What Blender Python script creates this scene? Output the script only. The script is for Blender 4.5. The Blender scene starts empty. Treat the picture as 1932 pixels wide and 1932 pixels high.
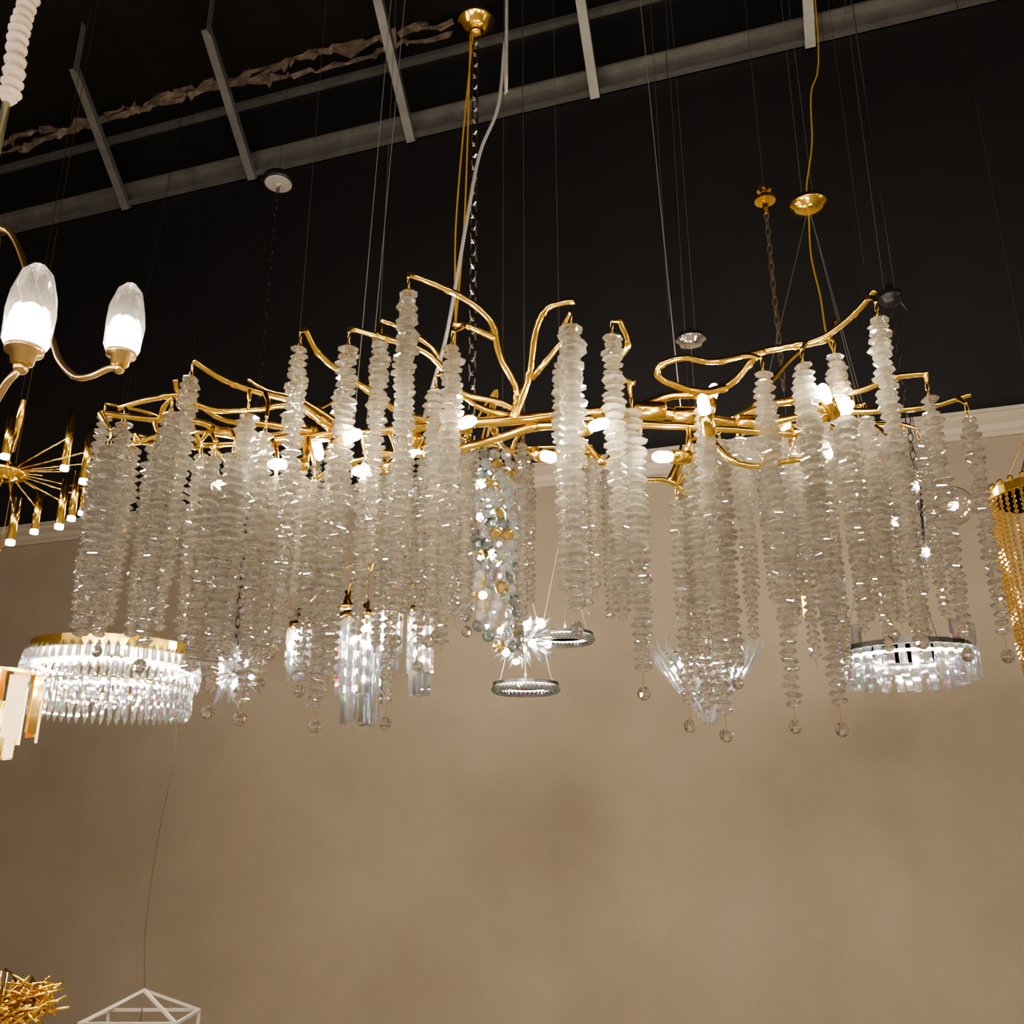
import bpy, math, random
from mathutils import Vector, Matrix
random.seed(11)
TH=math.radians(18.35); CT,ST=math.cos(TH),math.sin(TH)
CAM=Vector((0,0,1.6)); F=1787.0
def P(x,y,d):
    u=(966-y)/F; r=Vector(((x-966)/F, CT-ST*u, ST+CT*u))
    return CAM+r*(d/r.y)
def S(x,y,d):
    u=(966-y)/F
    return d/(CT-ST*u)/F
R=random.random
def U(a,b): return a+(b-a)*random.random()
# ---------------------------------------------------------------- materials
def newmat(n):
    m=bpy.data.materials.new(n); m.use_nodes=True
    nt=m.node_tree; nt.nodes.clear()
    o=nt.nodes.new('ShaderNodeOutputMaterial'); return m,nt,o
def principled(n,col,rough=.5,metal=0,noise=None,bump=0,emis=None,es=0,trans=0,ior=1.5):
    m,nt,o=newmat(n); b=nt.nodes.new('ShaderNodeBsdfPrincipled')
    b.inputs['Base Color'].default_value=(*col,1); b.inputs['Roughness'].default_value=rough
    b.inputs['Metallic'].default_value=metal; b.inputs['Transmission Weight'].default_value=trans
    b.inputs['IOR'].default_value=ior
    if emis: b.inputs['Emission Color'].default_value=(*emis,1); b.inputs['Emission Strength'].default_value=es
    if noise:
        sc,col2=noise
        tc=nt.nodes.new('ShaderNodeTexCoord'); nz=nt.nodes.new('ShaderNodeTexNoise'); nz.inputs['Scale'].default_value=sc
        nz.inputs['Detail'].default_value=8; nz.inputs['Roughness'].default_value=.65
        rp=nt.nodes.new('ShaderNodeValToRGB'); rp.color_ramp.elements[0].position=.3; rp.color_ramp.elements[1].position=.7
        rp.color_ramp.elements[0].color=(*col,1); rp.color_ramp.elements[1].color=(*col2,1)
        nt.links.new(tc.outputs['Object'],nz.inputs['Vector']); nt.links.new(nz.outputs['Fac'],rp.inputs['Fac'])
        nt.links.new(rp.outputs['Color'],b.inputs['Base Color'])
        if bump:
            bp=nt.nodes.new('ShaderNodeBump'); bp.inputs['Strength'].default_value=bump; bp.inputs['Distance'].default_value=.02
            nz2=nt.nodes.new('ShaderNodeTexNoise'); nz2.inputs['Scale'].default_value=sc*14
            nt.links.new(tc.outputs['Object'],nz2.inputs['Vector'])
            nt.links.new(nz2.outputs['Fac'],bp.inputs['Height']); nt.links.new(bp.outputs['Normal'],b.inputs['Normal'])
    nt.links.new(b.outputs[0],o.inputs[0]); return m
def emit(n,col,s):
    m,nt,o=newmat(n); e=nt.nodes.new('ShaderNodeEmission'); e.inputs[0].default_value=(*col,1); e.inputs[1].default_value=s
    nt.links.new(e.outputs[0],o.inputs[0]); return m
def crystal(n,col=(1,1,1),wd=.08,wt=.12,ws=.15,dcol=(.90,.90,.88),ior=1.55,rough=0.0,disp=0):
    m,nt,o=newmat(n); N=nt.nodes.new
    def glass(c,i):
        g=N('ShaderNodeBsdfGlass'); g.inputs['Color'].default_value=(*c,1); g.inputs['IOR'].default_value=i; g.inputs['Roughness'].default_value=rough; return g
    if disp:   # real dispersion: each primary refracts with its own index
        a1=N('ShaderNodeAddShader'); a2=N('ShaderNodeAddShader')
        nt.links.new(glass((col[0],0,0),ior-disp).outputs[0],a1.inputs[0]); nt.links.new(glass((0,col[1],0),ior).outputs[0],a1.inputs[1])
        nt.links.new(a1.outputs[0],a2.inputs[0]); nt.links.new(glass((0,0,col[2]),ior+disp).outputs[0],a2.inputs[1]); g=a2
    else: g=glass(col,ior)
    t=N('ShaderNodeBsdfTransparent'); t.inputs[0].default_value=(*col,1)
    s=N('ShaderNodeBsdfGlossy'); s.inputs['Color'].default_value=(*col,1); s.inputs['Roughness'].default_value=.04
    d=N('ShaderNodeBsdfDiffuse'); d.inputs[0].default_value=(*dcol,1)
    tr=N('ShaderNodeBsdfTranslucent'); tr.inputs[0].default_value=(*dcol,1)
    a=N('ShaderNodeMixShader'); a.inputs[0].default_value=.5
    nt.links.new(d.outputs[0],a.inputs[1]); nt.links.new(tr.outputs[0],a.inputs[2])
    def mix(x,y,f):
        k=N('ShaderNodeMixShader'); k.inputs[0].default_value=f
        nt.links.new(x.outputs[0],k.inputs[1]); nt.links.new(y.outputs[0],k.inputs[2]); return k
    r=mix(mix(mix(g,t,wt),s,ws),a,wd)
    nt.links.new(r.outputs[0],o.inputs[0]); return m
def thin_glass(n):
    m,nt,o=newmat(n); N=nt.nodes.new
    t=N('ShaderNodeBsdfTransparent'); t.inputs[0].default_value=(.98,.98,.98,1)
    s=N('ShaderNodeBsdfGlossy'); s.inputs['Roughness'].default_value=.06
    f=N('ShaderNodeLayerWeight'); f.inputs[0].default_value=.45
    p=N('ShaderNodeMath'); p.operation='POWER'; p.inputs[1].default_value=2.2; nt.links.new(f.outputs['Facing'],p.inputs[0])
    q=N('ShaderNodeMath'); q.operation='MULTIPLY_ADD'; q.inputs[1].default_value=.85; q.inputs[2].default_value=.10; nt.links.new(p.outputs[0],q.inputs[0])
    k=N('ShaderNodeMixShader'); nt.links.new(q.outputs[0],k.inputs[0]); nt.links.new(t.outputs[0],k.inputs[1]); nt.links.new(s.outputs[0],k.inputs[2])
    nt.links.new(k.outputs[0],o.inputs[0]); return m
GOLD=principled('polished_gold',(1.0,.71,.20),.15,1,noise=(30,(.97,.66,.16)))
BRASS=principled('brushed_brass',(.76,.56,.27),.28,1)
CHROME=principled('chrome',(.75,.75,.77),.12,1)
STEEL=principled('galvanised_steel',(.22,.22,.22),.42,.5,noise=(8,(.32,.32,.315)))
BLACK=principled('black_metal',(.02,.02,.022),.35,.3)
GREYPL=principled('grey_plate',(.45,.44,.42),.4,.2)
WIRE=principled('steel_wire',(.35,.35,.36),.35,.8)
CORD=principled('clear_cord',(.24,.24,.24),.3,.2)
YCORD=principled('gold_cord',(.55,.33,.06),.35,.4)
BROWNCORD=principled('brown_cord',(.07,.05,.035),.6)
FABRIC=principled('cream_fabric',(.42,.34,.29),.8,noise=(20,(.54,.45,.39)))
WHITE=principled('white_frame',(.5,.48,.45),.4)
CRY=crystal('bead_crystal',wd=.048,ws=.22,wt=.12,ior=1.6)
BALLC=crystal('ball_crystal',wd=.02,ws=.2,wt=.05,ior=1.6)
CRY2=crystal('prism_crystal',wd=.04,wt=.12,ws=.20,ior=1.53,disp=.025)
AMBER=crystal('amber_crystal',col=(1,.88,.6),wd=.03,wt=.15,ws=.25,dcol=(.6,.5,.3))
SMOKE=crystal('smoke_crystal',col=(.70,.78,.82),wd=.03,wt=.15,ws=.3,dcol=(.5,.5,.5))
CLEARG=thin_glass('clear_globe_glass')
FROST=crystal('faceted_shade_glass',wd=.06,wt=.30,ws=.14,dcol=(.95,.92,.88),rough=.04,ior=1.4)
BULB=emit('warm_bulb',(1,.82,.54),1050)
BULB2=emit('small_bulb',(1,.87,.68),750)
LEDM=emit('led_strip',(1,.88,.70),150)
LED2=emit('soft_led_strip',(1,.90,.74),25)
SHADEB=emit('shade_core',(1,.86,.68),55)
TIP=emit('frosted_tip',(1,.9,.78),35)
WARMP=principled('lit_panel',(.9,.75,.5),.4,emis=(1,.72,.42),es=1.4)
# ---------------------------------------------------------------- mesh builder
class MB:
    def __init__(s): s.v=[]; s.f=[]
    def add(s,vs,fs):
        o=len(s.v); s.v.extend(vs); s.f.extend([tuple(i+o for i in f) for f in fs])
    def tube(s,pts,r,n=8,closed=False):
        pts=[Vector(p) for p in pts]; m=len(pts)
        if not hasattr(r,'__len__'): r=[r]*m
        vs=[];fs=[]
        up=None
        for i,p in enumerate(pts):
            if closed: t=(pts[(i+1)%m]-pts[i-1])
            else: t=(pts[min(i+1,m-1)]-pts[max(i-1,0)])
            if t.length<1e-9: t=Vector((0,0,1))
            t.normalize()
            if up is None:
                up=t.orthogonal().normalized()
            else:
                up=(up-t*up.dot(t))
                up=up.normalized() if up.length>1e-6 else t.orthogonal().normalized()
            b=t.cross(up)
            for k in range(n):
                a=2*math.pi*k/n
                vs.append(p+(up*math.cos(a)+b*math.sin(a))*r[i])
        for i in range(m if closed else m-1):
            j=(i+1)%m
            for k in range(n):
                l=(k+1)%n
                fs.append((i*n+k,i*n+l,j*n+l,j*n+k))
        if not closed:
            fs.append(tuple(range(n-1,-1,-1))); fs.append(tuple((m-1)*n+k for k in range(n)))
        s.add(vs,fs)
    def lathe(s,c,prof,n=24,M=None,tw=0):
        vs=[];fs=[];c=Vector(c)
        for j,(r,z) in enumerate(prof):
            for k in range(n):
                a=2*math.pi*(k+tw*j)/n; q=Vector((max(r,1e-4)*math.cos(a),max(r,1e-4)*math.sin(a),z))
                if M: q=M@q
                vs.append(c+q)
        for i in range(len(prof)-1):
            for k in range(n):
                l=(k+1)%n
                if tw: fs+=[(i*n+k,i*n+l,(i+1)*n+k),(i*n+l,(i+1)*n+l,(i+1)*n+k)]
                else: fs.append((i*n+k,i*n+l,(i+1)*n+l,(i+1)*n+k))
        fs.append(tuple(range(n-1,-1,-1))); fs.append(tuple((len(prof)-1)*n+k for k in range(n)))
        s.add(vs,fs)
    def sphere(s,c,r,n=12,m=8,M=None,sz=1):
        s.lathe(c,[(r*math.sin(math.pi*i/m),-r*sz*math.cos(math.pi*i/m)) for i in range(m+1)],n,M)
    def box(s,c,x,y,z):
        c=Vector(c); vs=[c+x*i+y*j+z*k for i in(-1,1) for j in(-1,1) for k in(-1,1)]
        s.add(vs,[(0,1,3,2),(4,6,7,5),(0,4,5,1),(2,3,7,6),(0,2,6,4),(1,5,7,3)])
    def spike(s,b,d,L,w,t,tipf=.6):
        d=d.normalized(); x=d.cross(Vector((0,0,1)))
        x=x.normalized() if x.length>1e-3 else Vector((1,0,0)); y=d.cross(x)
        b=Vector(b); vs=[b]
        for q,sc in((.15,.7),(tipf,1)):
            for sx,sy in((1,0),(0,1),(-1,0),(0,-1)):
                vs.append(b+d*L*q+x*sx*w*sc+y*sy*t*sc)
        vs.append(b+d*L)
        fs=[(0,2,1),(0,3,2),(0,4,3),(0,1,4)]
        for k in range(4): fs.append((1+k,1+(k+1)%4,5+(k+1)%4,5+k))
        for k in range(4): fs.append((5+k,5+(k+1)%4,9))
        s.add(vs,fs)
    def ring(s,c,r,th,n=48,m=6,M=None):
        c=Vector(c); s.tube([c+Vector((r*math.cos(2*math.pi*k/n),r*math.sin(2*math.pi*k/n),0)) for k in range(n)],th,m,True)
    def prism(s,c,w,h,a=0,n=6):
        M=Matrix.Rotation(a,3,'Z')
        s.lathe(c,[(w*.8,0),(w,-.003),(w,-h+.003),(w*.8,-h)],n,M)
    def chain(s,p0,p1,L=.035,w=.008,r=.0022):
        p0=Vector(p0);p1=Vector(p1);d=p1-p0; T=d.length; d.normalize(); n=max(1,int(T/(L*.78))); st=T/n
        x=d.orthogonal().normalized(); y=d.cross(x)
        for i in range(n):
            c=p0+d*(i+.5)*st; e=x if i%2 else y
            pts=[c+d*(math.sin(a)*L*.5)+e*(math.cos(a)*w) for a in [2*math.pi*k/8 for k in range(8)]]
            s.tube(pts,r,5,True)
def root(name,loc):
    e=bpy.data.objects.new(name,None); e.empty_display_size=.1; e.location=loc
    bpy.context.scene.collection.objects.link(e); return e
def obj(mb,name,mat,parent=None,smooth=False):
    me=bpy.data.meshes.new(name); me.from_pydata([tuple(v) for v in mb.v],[],mb.f); me.update()
    me.materials.append(mat)
    if smooth:
        me.polygons.foreach_set('use_smooth',[True]*len(me.polygons))
    o=bpy.data.objects.new(name,me); bpy.context.scene.collection.objects.link(o)
    if parent:
        o.parent=parent; o.matrix_parent_inverse=Matrix.Translation(-parent.location)
    return o
def catmull(pts,sub=6):
    out=[];n=len(pts)
    for i in range(n-1):
        p0=pts[max(i-1,0)];p1=pts[i];p2=pts[i+1];p3=pts[min(i+2,n-1)]
        for k in range(sub):
            t=k/sub
            out.append(.5*((2*p1)+(p2-p0)*t+(2*p0-5*p1+4*p2-p3)*t*t+(3*p1-p0-3*p2+p3)*t*t*t))
    out.append(pts[-1]); return out
# ---------------------------------------------------------------- room
A=Vector((.9487,-.3162,0)).normalized(); Nn=Vector((.3162,.9487,0)).normalized(); Z=Vector((0,0,1))
W=4.8; ZT=3.46; ZC=7.0
def rb(mb,a0,a1,n0,n1,z0,z1):
    mb.box(A*(a0+a1)/2+Nn*(n0+n1)/2+Z*(z0+z1)/2,A*(a1-a0)/2,Nn*(n1-n0)/2,Z*(z1-z0)/2)
BEIGE=principled('beige_plaster',(.285,.24,.19),.75,noise=(1.3,(.345,.293,.235)),bump=.10)
DARK=principled('black_paint',(.012,.012,.0155),.6,noise=(2,(.016,.016,.0205)))
DARKC=principled('dark_ceiling',(.010,.009,.008),.9,noise=(3,(.022,.019,.016)))
CREAM=principled('cream_trim',(.46,.41,.35),.5)
FLOORM=principled('floor_tile',(.30,.26,.22),.3,noise=(2,(.36,.31,.26)))
RUB=principled('torn_plaster',(.07,.045,.032),.9,noise=(9,(.38,.31,.25)),bump=.4)
AL,AR,NB=-8.5,4.6,-5.0
def room(name,mat,*a):
    m=MB(); rb(m,*a); return obj(m,name,mat)
room('floor',FLOORM,AL,AR,NB,W,-.1,0)
room('ceiling',DARKC,AL,AR,NB,W,ZC,ZC+.1)
room('wall_back',BEIGE,AL,AR,W,W+.12,0,ZT)
room('wall_back_upper',DARK,AL,AR,W,W+.12,ZT,ZC)
room('wall_left',BEIGE,AL-.12,AL,NB,W+.12,0,ZC)
room('wall_right',BEIGE,AR,AR+.12,NB,W+.12,0,ZC)
room('wall_front',BEIGE,AL,AR,NB-.12,NB,0,ZC)
m=MB()
prof=[(0,0),(.02,0),(.02,.02),(.035,.03),(.05,.055),(.085,.075),(.085,.10),(.10,.10),(.10,.118),(0,.118)]
vs=[];fs=[]
for a in(AL,AR):
    for(p,z) in prof: vs.append(A*a+Nn*(W-p)+Z*(ZT-.06+z))
k=len(prof)
for i in range(k): fs.append((i,(i+1)%k,k+(i+1)%k,k+i))
fs+=[tuple(range(k)),tuple(range(2*k-1,k-1,-1))]
m.add(vs,fs); obj(m,'trim_1',CREAM)
room('baseboard_back',CREAM,AL,AR,W-.02,W,0,.12)
fr=root('steel_ceiling_framing',A*-1+Nn*W+Z*6)
m=MB()
ZL=6.0
rb(m,AL,AR,W-.05,W,ZL,ZL+.015); rb(m,AL,AR,W-.010,W,ZL,ZL+.18); rb(m,AL,AR,W-.05,W,ZL+.165,ZL+.18)
obj(m,'lower_track',STEEL,fr)
m=MB(); rb(m,AL,-.2,W-.04,W,6.63,6.65); rb(m,AL,-.2,W-.01,W,6.63,6.71); obj(m,'upper_track',STEEL,fr)
m=MB()
def wallA(x,y):
    u=(966-y)/F; r=Vector(((x-966)/F, CT-ST*u, ST+CT*u)); t=W/(r.dot(Nn)); return (CAM+r*t).dot(A)
for(x,y) in((240,425),(480,355),(780,268),(1125,172),(1525,62)):
    a=wallA(x,y); p0=A*a+Nn*(W-.04)+Z*(ZL-.05); p1=A*(a+.03)+Nn*(W-.74)+Z*(ZL+.62)
    d=(p1-p0); L=d.length; d.normalize(); up=d.cross(A)
    m.box((p0+p1)/2,A*.028,d*L/2,up*.003); m.box((p0+p1)/2+A*.028+up*.02,A*.002,d*L/2,up*.022)
    m.box((p0+p1)/2-A*.028+up*.02,A*.002,d*L/2,up*.022)
    hz=(ZC+p1.z)/2; m.box(Vector((p1.x,p1.y,hz))+A*.03,A*.004,Nn*.02,Z*((ZC-p1.z)/2+.03))
obj(m,'braces',STEEL,fr)
m=MB(); a1=wallA(860,28)
for lay in range(3):
    a=AL+.2; vs=[]; lo=.10
    while a<a1:
        fade=min(1,(a1-a)/.5+.15); lo=max(.03,min(.20,lo+U(-.035,.035)))
        th=abs(random.gauss(0,.030))*fade+(.07*fade if R()<.07 else 0)+.003; o=U(.008,.05)
        vs+= [A*a+Nn*(W-.004)+Z*(ZC-lo+th), A*(a+U(-.01,.01))+Nn*(W-o)+Z*(ZC-lo+U(-.3,.6)*th), A*a+Nn*(W-.004)+Z*(ZC-lo-th*.6)]
        a+=random.choice((U(.01,.04),U(.04,.16)))
    n=len(vs)//3; fs=[]
    for i in range(n-1):
        if R()<.07*lay: continue
        for k in range(2): fs.append((3*i+k,3*i+k+1,3*i+4+k,3*i+3+k))
    m.add(vs,fs)
obj(m,'torn_plaster_edge',RUB,fr)
# ---------------------------------------------------------------- main chandelier
D=1.85
mc=root('branch_crystal_chandelier',P(966,800,D))
br=MB(); samples=[]
def branch(pts,r0,r1,tip=True):
    w=[P(x,y,d) for(x,y,d) in pts]; w=catmull(w,8); n=len(w); rad=[]; kn=set(range(random.randint(7,11),n-3,random.randint(13,19)))
    for i,p in enumerate(w):
        if 0<i<n-1: w[i]=p+Vector((U(-1,1),U(-1,1),U(-1,1)))*.0005
        t=i/(n-1); k=1+.04*math.sin(i*1.1+len(pts))+(.32 if i in kn else 0)
        rad.append((r0*(1-t)+r1*t)*k*.001)
    if tip: rad[0]*=1.3
    br.tube(w,rad,10); samples.extend(w)
B=branch
B([(380,838,1.95),(470,835,1.9),(600,822,1.86),(700,815,1.85),(850,800,1.85),(970,792,1.85),(1100,778,1.85),(1225,775,1.85)],5,15,tip=False)
B([(1620,765,1.9),(1540,778,1.88),(1420,800,1.86),(1300,785,1.85),(1225,775,1.85)],6,15,tip=False)
B([(690,850,2.0),(800,856,1.95),(900,838,1.9),(1010,805,1.86),(1120,790,1.85)],6,12,tip=False)
B([(1010,803,1.84),(1150,800,1.78),(1300,805,1.74),(1500,820,1.72)],11,6,tip=False)
B([(768,516,1.7),(830,540,1.72),(890,572,1.75),(928,610,1.77),(943,670,1.8),(975,735,1.82),(968,788,1.84)],6,9)
B([(855,611,1.76),(890,618,1.76),(932,638,1.78)],5,7)
B([(1083,568,1.72),(1035,580,1.74),(1012,620,1.76),(1000,700,1.8),(985,750,1.82),(970,790,1.84)],6,8.5)
B([(1065,638,1.72),(1025,688,1.76),(1004,712,1.8)],5,7)
B([(664,620,1.75),(720,636,1.77),(795,660,1.8),(835,695,1.82),(870,740,1.83),(940,758,1.84),(975,775,1.85)],6,8)
B([(720,604,1.85),(765,622,1.86),(820,660,1.86),(850,715,1.86),(900,765,1.86),(960,785,1.85)],5.5,7.5)
B([(575,618,1.72),(600,665,1.75),(640,700,1.78),(700,740,1.82),(760,780,1.84),(840,800,1.85)],6,8)
B([(365,680,1.68),(420,715,1.72),(480,737,1.76),(560,760,1.8),(620,800,1.84),(680,815,1.85)],6,9)
B([(470,716,1.85),(510,738,1.85),(570,755,1.85),(640,800,1.85)],5,7)
B([(330,716,1.72),(342,745,1.74),(400,772,1.78),(480,772,1.82),(560,765,1.84),(625,810,1.85)],5.5,8)
B([(222,770,1.75),(290,752,1.78),(350,748,1.8),(420,790,1.84),(500,800,1.86),(590,815,1.86)],5.5,8)
B([(190,780,1.65),(280,790,1.7),(370,795,1.76),(430,818,1.8),(500,828,1.84),(600,822,1.86)],6,8)
B([(250,836,1.8),(330,815,1.84),(410,818,1.88),(500,835,1.9)],5,7)
B([(1650,548,1.66),(1605,598,1.7),(1545,640,1.74),(1480,655,1.77),(1430,668,1.8),(1380,722,1.82),(1320,742,1.84),(1260,748,1.85),(1200,770,1.85)],6,10)
B([(1440,662,1.78),(1350,682,1.74),(1290,675,1.72),(1245,690,1.73),(1250,716,1.76),(1320,740,1.8),(1370,732,1.82)],6,8,tip=False)
B([(1575,606,1.85),(1560,640,1.84),(1500,655,1.8)],5,6)
B([(1168,602,1.72),(1184,650,1.74),(1160,690,1.78),(1165,740,1.82),(1180,772,1.85)],6,8)
B([(1195,722,1.72),(1165,722,1.76),(1140,780,1.84)],5,7)
B([(1750,705,1.7),(1690,712,1.72),(1610,740,1.76),(1520,752,1.8),(1450,765,1.84),(1380,795,1.86)],5.5,9)
B([(1830,744,1.75),(1750,768,1.78),(1650,775,1.82),(1560,778,1.87)],5,8)
B([(1515,656,1.95),(1470,700,1.93),(1440,740,1.9),(1400,790,1.88)],5,7)
B([(1540,870,1.75),(1500,868,1.74),(1430,880,1.74),(1380,868,1.75),(1345,830,1.78),(1330,795,1.84)],5,7)
B([(1135,872,1.72),(1115,850,1.76),(1085,825,1.82),(1060,795,1.85)],6,7)
B([(1305,942,2.1),(1262,908,2.08),(1190,902,2.05),(1120,860,1.98),(1050,810,1.88)],5,8)
B([(518,938,2.1),(585,912,2.07),(625,885,2.04),(700,862,2.0),(800,852,1.95)],5,7)
B([(560,780,1.85),(610,850,2.0),(690,880,2.1),(760,860,2.05),(830,830,1.92)],5,7)
B([(1700,800,2.2),(1600,800,2.15),(1500,800,2.05),(1400,795,1.9)],5,8)
B([(300,850,2.2),(400,840,2.15),(520,835,2.05),(640,825,1.9)],5,8)
B([(980,845,2.2),(960,850,2.1),(940,830,1.95),(930,800,1.86)],5,8)
B([(880,855,2.25),(860,850,2.1),(850,820,1.95),(860,800,1.86)],5,8)
for(x,y) in((1225,775),(1300,785),(1420,800),(860,800)):
    p=P(x,y,D); br.lathe(p,[(.017,-.035),(.021,-.03),(.021,.03),(.017,.035)],16,Matrix.Rotation(math.pi/2,3,'Y'))
# strands (x, top, bottom, depth, scale, ball)
ST_=[(205,848,1222,1.62,1,0),(232,803,1215,1.70,1,0),(250,850,1200,1.8,.9,0),(185,900,1200,1.75,.9,0),(195,790,1150,1.95,.8,0),
(292,850,1220,1.7,.95,0),(322,785,1235,1.66,1,1),(360,716,1100,1.72,.95,0),(378,862,1225,1.8,.9,0),(402,868,1280,1.72,1,0),(345,800,1210,1.9,.9,0),
(440,862,1322,1.68,1,1),(467,788,1260,1.75,1,0),(500,822,1335,1.72,.95,1),(520,905,1270,1.8,.9,1),(425,900,1240,2.0,.85,0),
(565,660,1240,1.66,.95,0),(592,912,1285,1.9,.9,1),(622,935,1350,1.8,1,1),(545,880,1250,2.0,.9,0),(640,780,1250,1.9,.95,0),
(657,660,1290,1.68,1.05,0),(690,895,1215,1.9,.85,0),(718,640,1080,1.78,.95,0),(770,556,1120,1.64,1.0,0),(765,740,1190,1.8,.95,1),(745,930,1345,1.9,.75,1),(700,830,1150,2.0,.85,0),
(853,658,1180,1.68,1.0,0),(822,740,1190,1.78,.95,1),(880,860,1170,1.95,.85,0),(840,900,1230,2.0,.9,0),(800,850,1240,2.1,.8,1),(865,790,1180,2.05,.9,0),
(985,842,1180,2.1,.85,0),(1000,880,1150,2.2,.7,0),(1077,622,1165,1.62,1.15,1),(1060,690,1130,1.75,1,0),(1118,870,1125,1.95,.7,0),(1155,638,1170,1.70,1.0,0),(1192,780,1288,1.75,1.05,1),(1205,885,1230,1.9,.9,1),(1165,860,1180,2.0,.8,0),
(1278,950,1350,1.85,.85,1),(1305,862,1345,1.8,.9,0),(1328,775,1365,1.68,1,1),(1358,835,1270,1.9,.95,1),(1392,830,1225,2.0,.85,0),(1290,900,1290,2.1,.8,0),
(1440,708,1350,1.72,.95,1),(1465,800,1200,1.95,.9,0),(1515,692,1355,1.68,1.05,1),(1545,780,1200,1.9,.95,1),(1576,674,1190,1.75,1.05,0),(1605,800,1180,1.85,.9,0),(1500,860,1260,2.05,.85,0),
(1635,790,1180,1.9,.95,1),(1657,604,1190,1.62,.95,1),(1688,800,1210,1.8,.95,0),(1700,880,1180,1.9,.8,0),(1753,754,1215,1.7,.9,1),(1828,795,1218,1.72,.85,1),(1560,900,1280,2.1,.8,0),(1665,900,1190,2.1,.8,0)]
for(x0,x1,n) in((190,250,2),(270,420,5),(425,700,9),(700,890,6),(1270,1420,4),(1430,1740,11),(1010,1210,2)):
    for i in range(n):
        x=x0+(x1-x0)*(i+R())/n
        ST_.append((x,U(835,900),U(1130,1240),U(2.0,2.3),U(.75,.9),1 if R()<.25 else 0))
bd=MB(); hk=MB(); ball=MB()
NS=8
basev=[(r*math.cos(2*math.pi*(k+.5*(j==0 or j==3))/NS),r*math.sin(2*math.pi*(k+.5*(j==0 or j==3))/NS),z) for j,(r,z) in enumerate([(.48,.5),(1,.07),(1,-.07),(.48,-.5)]) for k in range(NS)]
basef=[]
for j in range(3):
    for k in range(NS):
        l=(k+1)%NS
        if j==1: basef.append((j*NS+k,(j+1)*NS+k,(j+1)*NS+l,j*NS+l))
        elif j==0: basef+=[(k,NS+k,NS+l),(k,NS+l,l)]
        else: basef+=[(2*NS+k,3*NS+k,2*NS+l),(3*NS+k,3*NS+l,2*NS+l)]
basef.append(tuple(range(NS))); basef.append(tuple(range(4*NS-1,3*NS-1,-1)))
def bead(c,r,h):
    M=(Matrix.Rotation(U(0,6.28),3,'Z')@Matrix.Rotation(U(-.16,.16),3,'X')@Matrix.Rotation(U(-.16,.16),3,'Y')@Matrix.Rotation(U(0,6.28),3,'Z'))
    bd.add([c+M@Vector((v[0]*r,v[1]*r,v[2]*h)) for v in basev],basef)
def facball(mb,c,r): mb.lathe(c,[(r*.3,-r),(r*.8,-r*.62),(r,-.0),(r*.8,r*.62),(r*.3,r)],8)
for(x,yt,yb,d,sc,bl) in ST_:
    top=P(x,yt,d); zb=P(x,yb,d).z
    L=top.z-zb; st=.0155; n=int(L/st)
    for i in range(n):
        t=i/n; r=.0230*sc*(1-.30*max(0,(t-.25)/.75))*U(.84,1.12)
        if i<2: r*=.85
        a=U(0,6.28); o=r*U(0,.20)
        bead(top+Vector((math.cos(a)*o,math.sin(a)*o,-i*st)),r,.0135*U(.9,1.1))
    hk.tube([top+Z*.02,Vector((top.x,top.y,zb-(.028 if bl else 0)))],.0006,4)
    if bl: facball(ball,Vector((top.x,top.y,zb-.020)),.0125)
    H=top+Z*.036
    hk.chain(H,top+Z*.004,.019,.0035,.0011)
    best=min(samples,key=lambda q:(q-H).length+ (0.02 if q.z<H.z-.1 else 0))
    dist=(best-H).length
    if dist>.012:
        mid=(best+H)/2+Vector((U(-1,1)*.08*dist,U(-1,1)*.08*dist,.06*dist))
        w=catmull([best,mid,H+Z*.002],6); nn=len(w)
        br.tube(w,[(.0042*(1-i/nn)+.0028) for i in range(nn)],8)
obj(br,'gold_branches',GOLD,mc,True); obj(bd,'crystal_bead_strands',CRY,mc); obj(hk,'strand_hooks',GOLD,mc,True); obj(ball,'crystal_ball_drops',BALLC,mc)
bu=MB(); sk=MB()
for(x,y,d,dx,dy,dz) in((880,797,1.70,1,-.6,.1),(1130,801,1.66,.8,-.7,0),(1328,765,1.64,-.2,-.3,1),(1556,742,1.66,-.4,-.6,.4),(666,822,1.66,.7,-.7,0),(525,876,1.8,-1,-.3,-.1),
    (1250,862,1.7,-1,-.4,-.15),(1035,862,1.68,.4,-.7,-.4),(682,888,1.9,-.8,-.5,-.3),(1345,740,1.86,.3,.2,1),(1590,765,1.75,.9,-.3,0),(1480,800,1.95,.5,.7,.1),(415,915,2.05,-.8,0,-.2),(780,850,1.95,-.2,.8,-.2),(1560,850,2.0,.3,.3,-.8),(600,850,1.95,.2,.3,-.9)):
    c=P(x,y,d); v=Vector((dx,dy,dz)).normalized(); M=Z.rotation_difference(v).to_matrix()
    bu.lathe(c,[(.004,-.018),(.0105,-.014),(.0115,.008),(.008,.018),(.003,.022)],8,M)
    sk.lathe(c-v*.036,[(.008,-.025),(.014,-.022),(.014,.014),(.011,.018)],12,M)
    b0=c-v*.058; q=min(samples,key=lambda s:(s-b0).length); sk.tube([b0+v*.004,(b0+q)/2,q],.006,7)
obj(bu,'g9_bulbs',BULB,mc); obj(sk,'bulb_sockets',GOLD,mc,True)
m=MB()
def towards(p0,p1,z=ZC-.002):
    d=(p1-p0); return p0+d*((z-p0.z)/d.z)
for(x0,y0,x1,y1,d) in((668,800,738,0,1.87),(692,800,764,0,1.86),(1285,780,1208,0,1.86)):
    p=P(x0,y0,d); q=P(x1,y1,d+.0); m.tube([p,towards(p,q)],.0011,5)
obj(m,'suspension_wires',WIRE,mc)
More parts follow.
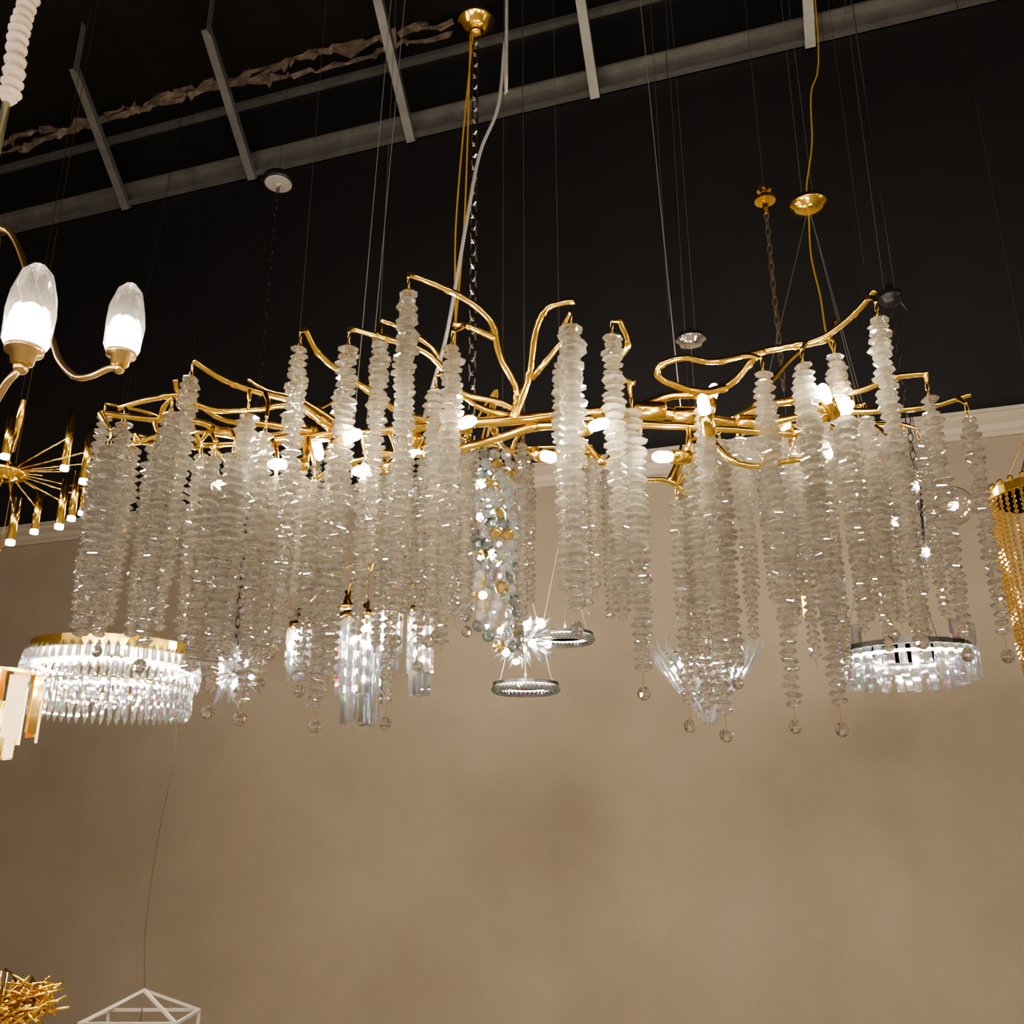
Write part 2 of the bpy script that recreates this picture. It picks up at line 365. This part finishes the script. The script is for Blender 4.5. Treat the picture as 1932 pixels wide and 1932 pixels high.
m=MB()
pts=[(800,790,1.84),(815,735,1.84),(845,620,1.84),(880,420,1.84),(905,290,1.84),(940,200,1.84),(952,80,1.84),(956,0,1.84)]
w=[P(*p) for p in pts]; w.append(Vector((w[-1].x,w[-1].y,ZC-.001)))
m.tube(catmull(w,6),.0042,8); obj(m,'power_cord',CORD,mc,True)
def canopy(mb,p,r,h=.03):
    mb.lathe(p,[(r*.25,-h*.9),(r*.7,-h*.75),(r*.75,-h*.45),(r,-h*.3),(r,0),(r*.9,.01),(r*.9,.012)],32)
def wire_up(mb,p,r=.0012): mb.tube([p,Vector((p.x,p.y,ZC-.001))],r,5)
# ---------------------------------------------------------------- cascade chandelier w/ gold canopy + chain
d=2.9
top=P(915,868,d); bot=P(900,1240,d)
cc=root('crystal_cascade_chandelier',top)
cx=P(898,40,d); can=Vector((cx.x,top.y,cx.z))
m=MB(); canopy(m,can,.072,.05); m.lathe(can,[(.02,-.07),(.03,-.045),(.012,-.04)],20)
m.ring(top,.13,.006); m.ring(top+Z*.05,.05,.006)
for k in range(4):
    a=k*1.57; m.tube([top+Z*.05+Vector((math.cos(a)*.05,math.sin(a)*.05,0)),top+Vector((math.cos(a)*.13,math.sin(a)*.13,0))],.004,6)
m.tube([top+Z*.05-Vector((.05,0,0)),top+Z*.05+Vector((.05,0,0))],.005,6)
obj(m,'canopy_and_frame',GOLD,cc,True)
m=MB(); m.chain(can-Z*.06,top+Z*.055-Vector((.045,0,0)),.066,.015,.0036); wire_up(m,can,.002); obj(m,'chain',CHROME,cc)
m=MB()
for k in range(2):
    w=[can-Z*.05+Vector((-.02+.01*k,0,0)),can-Z*.9+Vector((-.03-.03*k,0,0)),can-Z*1.5+Vector((-.06,0.0,0)),can-Z*2.0+Vector((-.12*k-.03,0,0)),top+Z*.25+Vector((.03,0,0)),top+Z*.05]
    m.tube(catmull(w,8),.0035,6)
obj(m,'cord',YCORD,cc,True)
ms=[MB(),MB(),MB()]
H=top.z-bot.z
for k in range(20):
    a=2*math.pi*k/20; L=H*(.8+.2*math.cos(a*1+.6)); n=int(L/.034)
    for i in range(n):
        t=i/max(1,n); rr=.10+.045*abs(math.sin(t*3+k*.4)); aa=a+t*1.2
        c=top+Vector((math.cos(aa)*rr,math.sin(aa)*rr,-.02-i*.034))
        M=Matrix.Rotation(aa+U(-.5,.5),3,'Z')@Matrix.Rotation(math.pi/2+U(-.3,.3),3,'Y')
        q=ms[random.choices((0,1,2),(8,2,3))[0]]; q.lathe(c,[(.008,-.010),(.021,-.002),(.021,.002),(.008,.010)],8,M)
for q,mt,nm in zip(ms,(CRY2,AMBER,SMOKE),('clear_octagons','amber_octagons','smoke_octagons')): obj(q,nm,mt,cc)
m=MB()
for t in(.12,.3,.5,.7): m.sphere(top-Z*H*t+Vector((U(-.03,.03),0,0)),.013,8,6)
obj(m,'bulbs',BULB2,cc)
m=MB(); m.tube([top+Z*.05,top-Z*H*.78],.005,6); obj(m,'stem',GOLD,cc)
# ---------------------------------------------------------------- crystal drum chandelier (left)
d=3.3; c=P(217,1232,d); s=S(217,1285,d); r=155*s
dr=root('crystal_drum_chandelier',c)
g=MB(); g.lathe(c,[(r*.90,-.02),(r*.95,-.02),(r*.95,.02),(r*.90,.02)],48)
g.ring(c+Z*-.115,r*.86,.004)
for k in range(3):
    a=k*2.094+.4; g.tube([c+Vector((math.cos(a)*r*.93,math.sin(a)*r*.93,0)),c],.006,6)
g.lathe(c,[(.03,-.03),(.05,-.02),(.05,.02),(.02,.05)],20)
obj(g,'gold_rim',GOLD,dr,False)
g=MB()
for k in range(60):
    a=2*math.pi*k/60; v=Vector((math.cos(a),math.sin(a),0))
    g.spike(c+v*r*.97+Z*.0,Vector((0,0,-1))+v*.12,.13,.012,.011)
    a+=.052; v=Vector((math.cos(a),math.sin(a),0))
    g.spike(c+v*r*.93-Z*.10,Vector((0,0,-1)),.125,.011,.011,.8)
    if k%2==0: g.spike(c+v*r*.75-Z*.10,Vector((0,0,-1)),.10,.013,.012)
obj(g,'crystal_drops',CRY2,dr)
g=MB(); g.ring(c-Z*.06,r*.82,.006,28,5); g.ring(c-Z*.13,r*.70,.005,24,5); obj(g,'led_rings',LEDM,dr)
g=MB()
for k in range(3):
    a=k*2.094+.4; p=c+Vector((math.cos(a)*r*.93,math.sin(a)*r*.93,.02)); g.tube([p,Vector((c.x,c.y,c.z+2.6))],.0008,4)
wire_up(g,Vector((c.x,c.y,c.z+2.6)),.0008); obj(g,'wires',BLACK,dr)
g=MB(); dc=3.5
ap=P(272,1868,dc)
w=catmull([ap+Z*.01,P(275,1750,dc),P(295,1600,dc),P(318,1480,dc-.05),P(333,1380,dc-.1),Vector((c.x+r*.6,c.y,c.z))],6); g.tube(w,.0016,5); obj(g,'trailing_cord',BROWNCORD,dr)
# ---------------------------------------------------------------- starburst
d=4.0; c=P(440,1268,d); s=S(440,1268,d); e=root('starburst_crystal_pendant',c); g=MB(); n=70; rp=68
for i in range(n):
    z=1-2*(i+.5)/n; a=i*2.39996; rr=math.sqrt(1-z*z); v=Vector((rr*math.cos(a),rr*math.sin(a),z))
    g.spike(c+v*.02,v,rp*s*U(.8,1.05),.014,.007,.7)
obj(g,'crystal_petals',CRY2,e)
g=MB(); g.sphere(c,.03,12,8); cp=Vector((c.x,c.y,P(515,345,d).z))
g.lathe(cp,[(.074,-.006),(.080,0),(.080,.018),(.07,.035),(.02,.045)],32)
g.chain(cp-Z*.02,c+Z*.02,.055,.011,.003); wire_up(g,cp); obj(g,'hub_and_chain',BLACK,e)
g=MB(); g.lathe(cp-Z*.006,[(.012,-.02),(.014,-.004),(.066,-.003),(.068,.001)],32); obj(g,'canopy_plate',GREYPL,e)
g=MB()
for i in range(9):
    z=1-2*(i+.5)/9; a=i*2.4+1; rr=math.sqrt(1-z*z); g.sphere(c+Vector((rr*math.cos(a),rr*math.sin(a),z))*rp*s*.5,.012,8,6)
obj(g,'bulbs',BULB2,e)
# ---------------------------------------------------------------- prism cluster chandelier
d=3.2; c=P(690,1150,d); s=S(690,1250,d)
pc=root('crystal_prism_chandelier',c)
g=MB();go=MB();l=MB()
def cyl(x,y0,y1,rpx,d,n=12):
    p=P(x,y0,d); H=p.z-P(x,y1,d).z; r=rpx*s
    go.lathe(p,[(r*1.0,-.012),(r*1.05,-.01),(r*1.05,.01),(r*.5,.016),(.012,.03),(.012,.06)],24)
    for k in range(n):
        a=2*math.pi*k/n; v=Vector((math.cos(a),math.sin(a),0))
        g.prism(p+v*r*.95-Z*.012,.011,H*.72,a,4)
        v=Vector((math.cos(a+.2),math.sin(a+.2),0))
        if k%2==0: g.prism(p+v*r*.66-Z*(.012+H*.3),.013,H*.68,a+.4,4)
        if k%3==0: g.prism(p+v*r*.3-Z*(.012+H*.3),.013,H*.68,a+.7,4)
    for q in(.12,.28,.44,.6): l.sphere(p-Z*H*q+Vector((r*.1,-r*.40,0)),.012,8,6); l.sphere(p-Z*H*(q+.08)+Vector((-r*.4,r*.1,0)),.012,8,6)
    return p+Z*.05
tp=[cyl(690,1165,1365,48,d,16),cyl(566,1180,1280,20,d+.1,8),cyl(795,1150,1310,22,d+.15,8),cyl(735,1140,1260,22,d-.1,8),cyl(655,1145,1290,20,d+.2,8)]
hub=c+Z*.18
for t in tp: go.tube(catmull([t,(t+hub)/2+Z*.04,hub],5),.006,6)
go.lathe(hub,[(.01,-.05),(.03,-.02),(.03,.02),(.01,.05)],16)
obj(g,'prisms',CRY2,pc); obj(go,'gold_frame',GOLD,pc,True); obj(l,'bulbs',BULB2,pc)
g=MB(); wire_up(g,hub); obj(g,'wire',WIRE,pc)
# ---------------------------------------------------------------- double ring
d=3.6; c=P(992,1300,d); s=S(992,1250,d)
rc=root('crystal_ring_chandelier',c)
g=MB();k_=MB();w=MB();l=MB()
for(x,y,rp) in((992,1298,62),(1065,1204,55)):
    p=P(x,y,d); r=rp*s
    k_.lathe(p,[(r*.95,.006),(r,.006),(r,.018),(r*.95,.018),(r*.95,.006)],48); l.ring(p+Z*.004,r*.90,.0018,28,4)
    for j in range(2):
        for i in range(44):
            a=2*math.pi*(i+.5*j)/44; v=Vector((math.cos(a),math.sin(a),0)); g.sphere(p+v*r*(.97-.05*j)-Z*(.006+.006*j),.0105,6,4)
    for i in range(3):
        a=i*2.094+.5; q=p+Vector((math.cos(a)*r*.96,math.sin(a)*r*.96,.016)); w.tube([q,Vector((p.x,p.y,p.z+.45))],.0012,4); w.sphere(q+Z*.012,.007,8,6,None,2)
    wire_up(w,Vector((p.x,p.y,p.z+.45)))
obj(g,'crystal_studs',CRY2,rc); obj(k_,'dark_rings',BLACK,rc); obj(w,'wires',WIRE,rc); obj(l,'led_rings',LED2,rc)
d=3.28; c=P(990,1207,d); s=S(985,1212,d); e=root('sputnik_crystal_pendant',c)
g=MB();l=MB();sp=MB(); g.sphere(c,.022)
for i in range(16):
    z=.8-1.75*(i+.5)/16; a=i*2.4; rr=math.sqrt(1-z*z); v=Vector((rr*math.cos(a),rr*math.sin(a),z)); L=U(28,46)*s
    g.tube([c,c+v*L],.0035,5)
    if i%2==0: l.sphere(c+v*(L+.008),.013,8,6)
    else: g.sphere(c+v*L,.007,6,4)
for i in range(64):
    z=.9-1.85*(i+.5)/64; a=i*2.39996+.7; rr=math.sqrt(1-z*z); v=Vector((rr*math.cos(a),rr*math.sin(a),z*.8))
    sp.spike(c+v*.03,v,U(38,56)*s,.009,.006,.7)
wire_up(g,c); obj(g,'arms',CHROME,e); obj(l,'bulbs',BULB2,e); obj(sp,'crystal_spikes',CRY2,e)
# ---------------------------------------------------------------- leaf bowl chandelier
d=3.2; c=P(1330,1240,d); s=S(1330,1290,d); e=root('glass_leaf_bowl_chandelier',c)
g=MB(); Hh=130*s
for j in range(6):
    t=j/5; rr=(98*(1-t)+8*t)*s; n=int(28-4*j)
    for i in range(n):
        a=2*math.pi*(i+.5*j)/n; v=Vector((math.cos(a),math.sin(a),0))
        b=c+v*rr*.82+Z*(-Hh*.22-Hh*.75*t); g.spike(b,v*.45+Z*.8,.11*(1-.25*t),.014,.007,.65)
obj(g,'glass_leaves',CRY2,e)
g=MB(); g.ring(c+Z*.0,80*s,.005); g.ring(c-Z*Hh*.5,42*s,.005)
for k in range(4):
    a=k*1.57; v=Vector((math.cos(a),math.sin(a),0)); g.tube([c+v*80*s,c-Z*Hh*.5+v*42*s,c-Z*Hh*.9],.004,6); g.tube([c+v*80*s,c+Z*.35],.0015,5)
wire_up(g,c+Z*.35); obj(g,'frame',CHROME,e)
g=MB()
for k in range(9):
    a=k*.7; v=Vector((math.cos(a),math.sin(a),0)); g.sphere(c+v*55*s-Z*.03,.012,8,6)
obj(g,'bulbs',BULB2,e)
# ---------------------------------------------------------------- crystal block ring (right)
d=3.5; c=P(1705,1228,d); s=S(1705,1240,d); r=118*s; e=root('crystal_block_ring_chandelier',c)
g=MB(); g.lathe(c,[(r*.95,-.010),(r,-.010),(r,.010),(r*.95,.010),(r*.95,-.010)],48)
g.box(c,Vector((r*.95,0,0)),Vector((0,.008,0)),Z*.006)
for k in range(3):
    a=k*2.094+.5; v=Vector((math.cos(a)*r*.95,math.sin(a)*r*.95,0)); g.tube([c+v,c+Z*.7],.0012,4)
wire_up(g,c+Z*.7); obj(g,'black_ring',BLACK,e)
g=MB()
for k in range(38):
    a=2*math.pi*k/38; v=Vector((math.cos(a),math.sin(a),0)); w0=v.cross(Z)
    L=.07+.035*(k%2)
    g.box(c+v*r*1.05+Z*(-L/2-.012),w0*.012,v*.010,Z*(L/2))
    if k%2==0: g.box(c+v*r*.82-Z*.085,w0*.014,v*.010,Z*.045)
    if k%3==1: g.box(c+v*r*1.04+Z*.04,w0*.015,v*.010,Z*.035)
obj(g,'crystal_blocks',CRY2,e)
g=MB(); g.ring(c-Z*.03,r*.9,.005,28,5); obj(g,'led_ring',LEDM,e)
# ---------------------------------------------------------------- clear globe cluster
d=2.7; c=P(1742,990,d); s=S(1742,990,d); e=root('clear_globe_cluster_pendant',c)
g=MB();l=MB();go=MB()
go.tube([P(1738,900,d),P(1745,1060,d)],.007,8)
for(x,y,rp,dd) in((1798,955,38,0),(1726,918,31,.05),(1745,1042,32,.0),(1690,985,30,.15)):
    p=P(x,y,d+dd); g.sphere(p,rp*s,24,16); l.sphere(p,.015,8,6); go.tube([c,p+(c-p).normalized()*.012],.004,6)
wire_up(go,P(1738,900,d)); obj(g,'glass_globes',CLEARG,e,True); obj(l,'bulbs',BULB2,e); obj(go,'stem',BLACK,e)
# ---------------------------------------------------------------- bead curtain chandelier (right edge)
d=2.6; c=P(1980,930,d); s=S(1985,930,d); r=104*s; e=root('bead_curtain_chandelier',c)
g=MB(); g.lathe(c,[(r*.95,-.012),(r*1.02,-.012),(r*1.02,.014),(r*.95,.014),(r*.95,-.012)],40)
for k in range(28):
    a=2*math.pi*k/28; v=Vector((math.cos(a),math.sin(a),0)); g.sphere(c+v*r*1.02+Z*.02,.009,8,5)
for k in range(4):
    a=k*1.57+.6; v=Vector((math.cos(a),math.sin(a),0)); g.tube([c+v*r,c+Z*.25],.002,5)
wire_up(g,c+Z*.25); obj(g,'gold_crown',GOLD,e)
g=MB()
for k in range(42):
    a=2*math.pi*k/42; v=Vector((math.cos(a),math.sin(a),0))
    for i in range(46):
        t=i/45; rr=r*(1-.20*t*t)
        g.lathe(c+v*rr-Z*(.02+i*.0142),[(.002,-.007),(.0075,0),(.002,.007)],6)
obj(g,'bead_strings',AMBER,e)
g=MB()
for z in(.1,.3,.5): g.sphere(c-Z*z,.014,8,6)
obj(g,'bulbs',BULB2,e); g=MB(); g.tube([c+Z*.25,c-Z*.65],.005,6); g.ring(c-Z*.66,r*.8,.004); g.tube([c-Z*.65-A*r*.8,c-Z*.65+A*r*.8],.004,6); obj(g,'stem',GOLD,e)
# ---------------------------------------------------------------- left brass chandelier with faceted shades
d=1.6; c=P(-40,700,d); e=root('brass_arm_chandelier',c); s=S(40,600,d)
g=MB();sh=MB();l=MB()
def shade(p,h,r):
    sh.lathe(p,[(r*.74,0),(r*.95,h*.14),(r,h*.42),(r*.93,h*.68),(r*.62,h*.90),(r*.28,h*.99),(r*.08,h)],7,Matrix.Rotation(.3,3,'Z'),.5)
    l.lathe(p,[(r*.4,h*.05),(r*.60,h*.10),(r*.60,h*.36),(r*.42,h*.48),(r*.15,h*.52)],10)
    g.lathe(p,[(r*.35,-h*.13),(r*.45,-h*.12),(r*.5,-h*.02),(r*.76,0),(r*.76,h*.05),(r*.6,h*.05)],24)
    g.sphere(p-Z*h*.17,r*.3,12,8)
    return p-Z*h*.17
b1=shade(P(45,665,1.5),.178,.043); b2=shade(P(228,672,1.65),.16,.037)
stem_t=P(12,195,1.75); hubp=Vector((stem_t.x,stem_t.y,P(6,430,1.75).z))
g.tube(catmull([hubp,P(20,440,1.74),P(62,545,1.7),P(98,640,1.68),P(112,680,1.67),P(140,710,1.66),P(170,710,1.65),P(205,695,1.65),b2],6),.0065,8)
g.tube(catmull([b1,P(15,720,1.5),P(-25,770,1.55),P(-60,700,1.6),P(-30,560,1.68),P(-5,450,1.74),hubp],6),.0065,8)
for(ox,oy) in((-.38,.05),(-.25,-.25),(-.33,.33)):
    pp=hubp+Vector((ox,oy,-.2)); q=shade(pp,.155,.038)
    g.tube(catmull([hubp,hubp+Vector((ox*.25,oy*.25,-.12)),hubp+Vector((ox*.55,oy*.55,-.26)),q-Z*.02,q],6),.0065,8)
g.lathe(hubp,[(.01,-.04),(.022,-.02),(.022,.02),(.012,.03)],20)
obj(g,'brass_arms',BRASS,e,True); obj(sh,'faceted_shades',FROST,e); obj(l,'glowing_cores',SHADEB,e)
g=MB(); g.tube([hubp,stem_t],.009,10); obj(g,'stem',principled('pale_brass',(.55,.55,.38),.3,.8),e,True)
g=MB()
n=int((ZC-stem_t.z)/.004); pts=[];rr=[]
for i in range(n):
    z=i*.004; pts.append(stem_t+Z*z+Vector((math.sin(i*.09)*.003,math.cos(i*.07)*.003,0))); rr.append(.021+.0035*math.sin(i*.9+1.5*math.sin(i*.11))+U(-.002,.002) if i>4 else .009+.0025*i)
g.tube(pts,rr,14); obj(g,'fabric_chain_cover',FABRIC,e,True)
g=MB(); g.tube([hubp,c+Z*.15],.004,6); obj(g,'rod',BRASS,e)
# ---------------------------------------------------------------- gold tube sputnik (left)
d=2.5; c=P(15,890,d); s=S(15,890,d); e=root('gold_tube_chandelier',c)
g=MB();l=MB()
g.lathe(c,[(.01,-.03),(.05,-.015),(.055,0),(.05,.012),(.01,.02)],28)
vis=[(122,770,880,-.1),(158,800,905,-.2),(178,820,925,0),(65,925,1000,.1),(112,905,990,-.15),(135,890,975,.0),(155,880,965,.15),(10,780,858,-.2),(-60,800,900,-.1),(-90,860,960,.1),(-40,930,1010,0),(20,940,1020,-.2)]
for i,(x,y0,y1,do) in enumerate(vis):
    p=P(x,y1,d+do); q=Vector((p.x,p.y,P(x,y0,d+do).z))
    g.tube([p,q],.0105,10); l.lathe(p,[(.004,-.013),(.011,-.011),(.011,0),(.0095,.002)],10)
    mid=(p+q)/2; g.tube([c,mid],.0025,5)
g.tube([P(22,850,d),P(46,752,d-.1)],.0095,10); g.tube([c,P(22,850,d)],.002,5)
for i in range(10):
    a=i*.63; v=Vector((math.cos(a),math.sin(a)*.8,.25*math.sin(a*3))); g.tube([c,c+v*.17],.0018,5)
obj(g,'gold_tubes',GOLD,e,True); obj(l,'lit_tips',TIP,e); g=MB(); wire_up(g,c,.001); obj(g,'wire',BLACK,e)
# ---------------------------------------------------------------- gold panel chandelier (far left)
d=2.9; c=P(-40,1270,d); s=S(0,1300,d); e=root('gold_panel_chandelier',c)
g=MB();l=MB()
for k in range(14):
    a=2*math.pi*k/14; v=Vector((math.cos(a),math.sin(a),0)); w0=v.cross(Z)
    (l if k%2 else g).box(c+v*115*s-Z*(.09+.02*(k%2)),w0*.028,v*.004,Z*.09)
    (g if k%2 else l).box(c+v*78*s-Z*.17,w0*.026,v*.004,Z*.08)
g.lathe(c,[(118*s,-.01),(118*s,.0),(.02,.02)],28); wire_up(g,c)
obj(g,'gold_plates',GOLD,e); obj(l,'lit_plates',WARMP,e)
# ---------------------------------------------------------------- bottom left: twig lamp on a pedestal, white wire frame lantern
d=3.0; c=P(25,1895,d); s=S(25,1895,d); e=root('gold_twig_lamp',c); g=MB()
for i in range(190):
    v=Vector((random.gauss(0,1),random.gauss(0,1),random.gauss(0,.7))).normalized(); p=c+Vector((v.x*74*s,v.y*74*s,v.z*44*s))*U(.4,1)
    dr_=Vector((U(-1,1),U(-1,1),U(-.5,.5))).normalized(); L=U(.03,.075)
    g.tube([p-dr_*L,p+dr_*L*.1+Vector((U(-1,1),U(-1,1),U(-1,1)))*.006,p+dr_*L],.004,5)
g.tube([c-Z*.12,c],.012,8); g.lathe(c-Z*.13,[(.09,0),(.09,.012),(.02,.02)],24)
obj(g,'twigs',GOLD,e,True)
m=MB(); pz=c.z-.132; hw=.12
m.box(Vector((c.x,c.y,pz/2-.02)),Vector((hw,0,0)),Vector((0,hw,0)),Z*(pz/2-.02)); m.box(Vector((c.x,c.y,pz-.02)),Vector((hw+.02,0,0)),Vector((0,hw+.02,0)),Z*.02)
m.box(Vector((c.x,c.y,.05)),Vector((hw+.02,0,0)),Vector((0,hw+.02,0)),Z*.05)
obj(m,'display_pedestal',BEIGE)
d=3.5; s=S(270,1900,d); e=root('white_wireframe_lantern',ap); g=MB()
hx,hy=88*s,.12; zt=ap.z-45*s; zb=zt-.25
cs=[Vector((ap.x+i*hx,ap.y+j*hy,0)) for i,j in((-1,-1),(1,-1),(1,1),(-1,1))]
for i in range(4):
    a,b=cs[i],cs[(i+1)%4]
    g.tube([a+Z*zt,b+Z*zt],.0065,4); g.tube([a+Z*zb,b+Z*zb],.0065,4); g.tube([a+Z*zt,a+Z*zb],.0065,4); g.tube([a+Z*zt,ap],.0065,4)
obj(g,'white_rods',WHITE,e)
g=MB(); g.tube([ap,Vector((ap.x,ap.y,zb+.12))],.002,5); g.lathe(Vector((ap.x,ap.y,zb+.05)),[(.012,0),(.015,.03),(.013,.07)],12); obj(g,'lamp_holder',CHROME,e)
# ---------------------------------------------------------------- ceiling canopies and loose wires
def gold_canopy(name,x,y,d,r,mat):
    p=P(x,y,d); e=root(name,p); g=MB(); canopy(g,p,r,.035)
    g.lathe(p,[(.012,.01),(.012,.045),(.006,.05)],10); obj(g,'plate',mat,e,True)
    g=MB()
    for o in(-.02,.02): g.tube([p+Vector((o,0,0)),Vector((p.x,p.y+.0,ZC-.001))],.0010,4)
    obj(g,'hang_wires',WIRE,e); return p,e
p,e=gold_canopy('gold_ceiling_canopy',1525,385,2.9,.068,GOLD)
g=MB(); w=[P(1538,0,2.85),P(1530,180,2.87),P(1532,270,2.88),P(1522,350,2.9),p]; w.insert(0,Vector((w[0].x,w[0].y,ZC-.001)))
g.tube(catmull(w,6),.003,6); w=[p-Z*.02,P(1530,480,2.9),P(1548,560,2.85),P(1562,640,2.8),P(1600,720,2.8),P(1650,900,2.8)]
w=catmull(w,6); g.tube(w,.003,6); obj(g,'gold_cord',YCORD,e,True)
g=MB()
for(x1,y1) in((1470,620),(1590,640),(1600,660)):
    q=P(x1,y1,2.9); g.tube([p-Z*.01,p+(q-p)*2.0],.0013,4)
obj(g,'down_wires',WIRE,e)
q=P(1518,1130,2.9); e2=root('slim_gold_pendant',q); g=MB(); g.lathe(q,[(.004,-.06),(.012,-.05),(.014,.03),(.008,.05),(.003,.07)],12)
z=P(1450,380,2.9).z; t2=Vector((q.x,q.y,z))
g.lathe(t2,[(.006,-.05),(.010,-.03),(.012,-.005),(.038,.0),(.038,.012),(.012,.018),(.012,.04),(.026,.045),(.026,.055),(.004,.08)],14); obj(g,'gold_body',GOLD,e2)
g=MB(); g.chain(t2-Z*.04,t2-Z*.75,.045,.009,.0022); g.tube([q,t2],.0010,4); wire_up(g,t2,.001); obj(g,'chain',BROWNCORD,e2)
p,e=gold_canopy('chrome_ceiling_canopy',1303,640,3.3,.06,CHROME); g=MB(); g.tube([p,Vector((p.x,p.y,P(1330,1240,3.3).z))],.001,4); obj(g,'drop_wire',WIRE,e)
p,e=gold_canopy('black_ceiling_canopy',1680,560,3.0,.045,BLACK); g=MB(); g.chain(p-Z*.02,Vector((p.x,p.y,P(1738,900,3).z)),.04,.009,.0025)
for i in range(14):
    v=Vector((U(-1,1),U(-1,1),U(-.9,0)))*.07; g.tube([p,p+v*.6+Z*.02,p+v],.002,4)
obj(g,'chain',BLACK,e)
lw=root('loose_ceiling_wires',P(955,150,3.1)); g=MB()
for(x,y,d) in((948,840,3.1),(1262,600,3.0),(560,700,3.3),(1630,500,3.2)):
    a=P(x,y,d); g.tube([a,Vector((a.x,a.y,ZC-.001))],.0012,5)
obj(g,'wires',BROWNCORD,lw)
# ---------------------------------------------------------------- unseen fill lights added behind / beside the viewer
GL=emit('fill_globe_glow',(1,.90,.77),54)
for(a,n,z) in((-4.5,-2.5,2.6),(-2.2,-2.5,2.6),(0,-2.5,2.6),(2.5,-2.5,2.6),(3.9,-.2,2.5),(3.9,2.2,2.2)):  # added globes out of view, fill light for the wall and crystals
    p=A*a+Nn*n+Z*z; e=root('fill_globe',p); g=MB(); g.sphere(p,.15,16,10); obj(g,'globe',GL,e,True)
    g=MB(); g.lathe(p+Z*.14,[(.05,0),(.05,.03),(.01,.06)],16); wire_up(g,p+Z*.17,.003); obj(g,'holder',BRASS,e)
CBM=emit('fill_bulb_glow',(1,.90,.77),240)
for(a,n,z,rr) in((-1.4,-.9,2.8,.6),(1.5,-.9,2.8,.6),(0,-1.8,3.4,.8),(-3.2,.2,3.0,.6)):  # added rings of small bulbs out of view, for bead sparkle and fill
    p=A*a+Nn*n+Z*z; e=root('fill_bulb_ring',p); g=MB(); l=MB(); g.ring(p,rr,.012,40,6)
    for k in range(14):
        t=2*math.pi*k/14; q=p+Vector((math.cos(t)*rr,math.sin(t)*rr,0)); l.sphere(q-Z*.05,.028,8,6); g.tube([q,q-Z*.03],.012,8)
    for k in range(3):
        t=2*math.pi*k/3; g.tube([p+Vector((math.cos(t)*rr,math.sin(t)*rr,0)),p+Z*.9],.003,5)
    wire_up(g,p+Z*.9,.004); obj(g,'ring_frame',BRASS,e); obj(l,'fill_bulbs',CBM,e)
w=bpy.data.worlds.new('World'); bpy.context.scene.world=w; w.use_nodes=True
w.node_tree.nodes['Background'].inputs[0].default_value=(.05,.045,.04,1)
try: bpy.context.scene.view_settings.look='AgX - Medium High Contrast'
except Exception: pass
cam=bpy.data.cameras.new('Camera'); co=bpy.data.objects.new('Camera',cam); bpy.context.scene.collection.objects.link(co)
co.location=CAM; co.rotation_euler=(math.pi/2+TH,0,0); cam.sensor_width=36; cam.lens=36*F/1932; cam.clip_end=60
bpy.context.scene.camera=co
